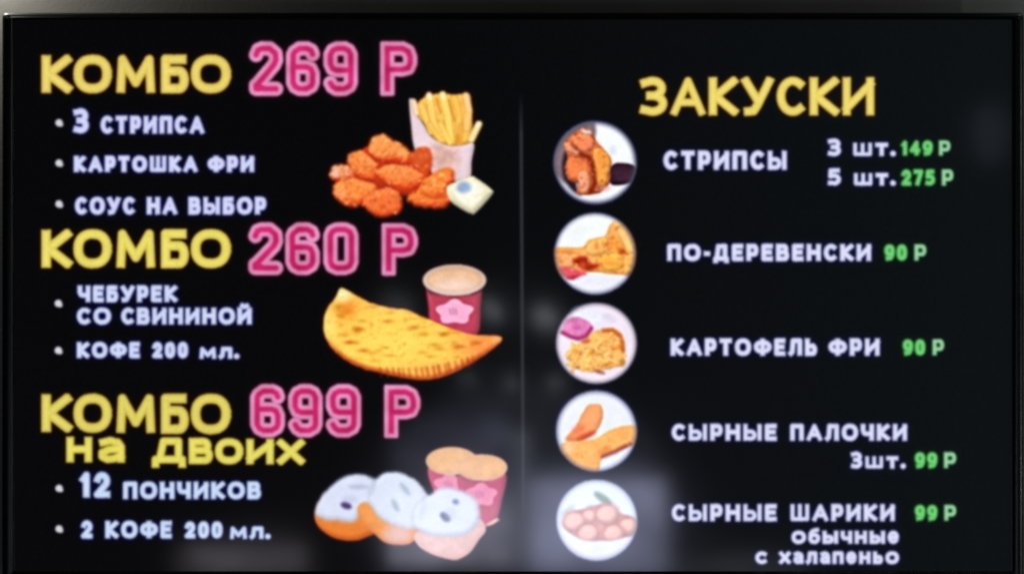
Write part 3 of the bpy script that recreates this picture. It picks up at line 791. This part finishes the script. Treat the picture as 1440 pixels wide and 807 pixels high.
m_wall, b = principled('painted_wall', (.3, .29, .26), .7, .2)
nt = m_wall.node_tree
tc = nt.nodes.new('ShaderNodeTexCoord')
nz_ = nt.nodes.new('ShaderNodeTexNoise'); nz_.inputs['Scale'].default_value = 5; nz_.inputs['Detail'].default_value = 6
cr = nt.nodes.new('ShaderNodeValToRGB')
cr.color_ramp.elements[0].position = .3; cr.color_ramp.elements[0].color = (.11, .10, .095, 1)
cr.color_ramp.elements[1].position = .7; cr.color_ramp.elements[1].color = (.15, .148, .135, 1)
nt.links.new(tc.outputs['Object'], nz_.inputs[0]); nt.links.new(nz_.outputs[0], cr.inputs[0]); nt.links.new(cr.outputs[0], b.inputs['Base Color'])
n2 = nt.nodes.new('ShaderNodeTexNoise'); n2.inputs['Scale'].default_value = 220
bp = nt.nodes.new('ShaderNodeBump'); bp.inputs['Strength'].default_value = .25; bp.inputs['Distance'].default_value = .001
nt.links.new(tc.outputs['Object'], n2.inputs[0]); nt.links.new(n2.outputs[0], bp.inputs['Height']); nt.links.new(bp.outputs[0], b.inputs['Normal'])

# ------------------------------------------------------------------ the wall behind
def mesh_obj(name, verts, faces, mat, parent=None):
    me = bpy.data.meshes.new(name)
    me.from_pydata([tuple(v) for v in verts], [], faces)
    me.materials.append(mat)
    me.update()
    o = bpy.data.objects.new(name, me)
    COL.objects.link(o)
    if parent: o.parent = parent
    return o

wy = .075
wall = mesh_obj('wall', [(-3, wy, -2), (3, wy, -2), (3, wy, 2), (-3, wy, 2), (-3, wy + .1, -2), (3, wy + .1, -2), (3, wy + .1, 2), (-3, wy + .1, 2)],
                [(0, 1, 2, 3), (7, 6, 5, 4), (0, 4, 5, 1), (1, 5, 6, 2), (2, 6, 7, 3), (3, 7, 4, 0)], m_wall)
wall['kind'] = 'structure'

# ------------------------------------------------------------------ the television
tv = bpy.data.objects.new('television', None)
COL.objects.link(tv)
tv.location = P(720, 818, .03)
tv['label'] = 'black flat television on the wall showing a lit Russian menu of combos and snacks'
tv['category'] = 'television'
bpy.context.view_layer.update()
org = np.array(tv.location)

def rr(x0, y0, x1, y1, r, n=6):
    o = []
    for cx, cy, a0 in ((x0 + r, y0 + r, 180), (x1 - r, y0 + r, 270), (x1 - r, y1 - r, 0), (x0 + r, y1 - r, 90)):
        for i in range(n + 1):
            a_ = math.radians(a0 + 90 * i / n)
            o.append((cx + r * math.cos(a_), cy + r * math.sin(a_)))
    return o

def loop_solid(loops, closed_ends=False):
    """bridges successive loops [(pts, depth)]"""
    V, F = [], []
    n = len(loops[0][0])
    for pts, y in loops:
        V += [np.array(P(px, py, y)) - org for px, py in pts]
    for k in range(len(loops) - 1):
        for i in range(n):
            j = (i + 1) % n
            F.append((k * n + i, k * n + j, (k + 1) * n + j, (k + 1) * n + i))
    if closed_ends:
        F.append(tuple(range((len(loops) - 1) * n, len(loops) * n)))
    return V, F

ox0, oy0, ox1, oy1 = 3.5, 18.5, 1439, 818
def rect(i, r): return rr(ox0 + i, oy0 + i, ox1 - i, oy1 - i, max(r, .5))
# bezel: a rounded outer lip, a flat front and an inner chamfer down to the glass
V, F = loop_solid([(rect(0, 7), .030)] + [(rect(7 * (1 - math.cos(math.radians(t))), 7), -.006 + .0061 * (1 - math.sin(math.radians(t)))) for t in range(0, 91, 15)] + [(rect(8, 3), -.006),
                   (rr(X0 - 4, Y0 - 3.4, X1 + 4, Y1 + 3.4, 1), -.006), (rr(X0 - 1, Y0 - 1, X1 + 1, Y1 + 1, .6), -.0045),
                   (rr(X0, Y0, X1, Y1, .5), .001)])
bz = mesh_obj('bezel', V, [f[::-1] for f in F], m_bezel, tv)
for p_ in bz.data.polygons: p_.use_smooth = True
V, F = loop_solid([(rect(.6, 5), .0305), (rect(6, 8), .034), (rect(60, 20), .05), (rect(90, 20), .0505)], True)
cs = mesh_obj('back_casing', V, [f[::-1] for f in F], m_bezel, tv)
# wall bracket hidden behind, carries the set
V = [np.array(P(x, y, d)) - org for d in (.0507, .0745) for x, y in ((560, 250), (880, 250), (880, 560), (560, 560))]
mesh_obj('wall_bracket', V, [(0, 1, 2, 3), (7, 6, 5, 4), (0, 4, 5, 1), (1, 5, 6, 2), (2, 6, 7, 3), (3, 7, 4, 0)], m_bezel, tv)

def sheet(name, quads, y, parent):
    """quads in layout units (x0, y0, x1, y1) -> one mesh showing its own piece of the page"""
    q = np.asarray(quads, float)
    n = len(q)
    cx = q[:, [0, 2, 2, 0]].ravel(); cy = q[:, [3, 3, 1, 1]].ravel()
    v = np.stack([(cx - 720) * S, np.full(n * 4, y), (403.5 - cy) * S], 1) - org
    me = bpy.data.meshes.new(name)
    me.from_pydata(v.tolist(), [], np.arange(n * 4).reshape(n, 4).tolist())
    uv = me.uv_layers.new(name='UVMap')
    uv.data.foreach_set('uv', np.stack([cx * SS / nw, 1 - cy * SS / nh], 1).ravel().astype(np.float32))
    me.materials.append(m_screen)
    me.update()
    o = bpy.data.objects.new(name, me)
    COL.objects.link(o)
    o.parent = parent
    return o
sheet('screen_panel', [(X0 - 2, Y0 - 2, X1 + 2, Y1 + 2)], 0.0, tv)

made = {0: tv}
for pid, (name, label, parent) in enumerate(PARTS, 1):
    here = IDS == pid
    if pid in FULL:
        fx_, fy_, fr_ = FULL[pid]
        here = np.hypot(gx[None, :] - fx_, gy[:, None] - fy_) < fr_
    ys, xs = np.nonzero(here)
    if not len(ys) and any(q[2] == pid for q in PARTS):
        o = bpy.data.objects.new(name, None)
        COL.objects.link(o)
        o.parent = made[parent]
        o.empty_display_size = .02
        if label: o['label'] = label
        made[pid] = o
        continue
    if not len(ys):
        print('EMPTY PART', name, label); continue
    quads = []
    ya, yb = ys.min(), ys.max()
    xa, xb = xs.min(), xs.max()
    sub = here[ya:yb + 1, xa:xb + 1].astype(np.int8)
    open_ = {}
    for r in range(sub.shape[0] + 1):
        runs = []
        if r < sub.shape[0]:
            e = np.diff(np.concatenate(([0], sub[r], [0])))
            runs = list(zip(np.nonzero(e == 1)[0].tolist(), np.nonzero(e == -1)[0].tolist()))
        new = {}
        for k in runs: new[k] = open_.pop(k, r)
        for (a_, b_), r0 in open_.items():
            quads.append(((xa + a_) / SS, (ya + r0) / SS, (xa + b_) / SS, (ya + r) / SS))
        open_ = new
    quads = [(max(a_, X0), max(b_, Y0), min(c_, X1), min(d_, Y1)) for a_, b_, c_, d_ in quads]
    o = sheet(name, quads, -.00015 if pid in FULL else -.0003, made[parent])
    if label: o['label'] = label
    made[pid] = o
print('parts', len(PARTS), 'quads', sum(len(o.data.polygons) for o in bpy.data.objects if o.type == 'MESH'))
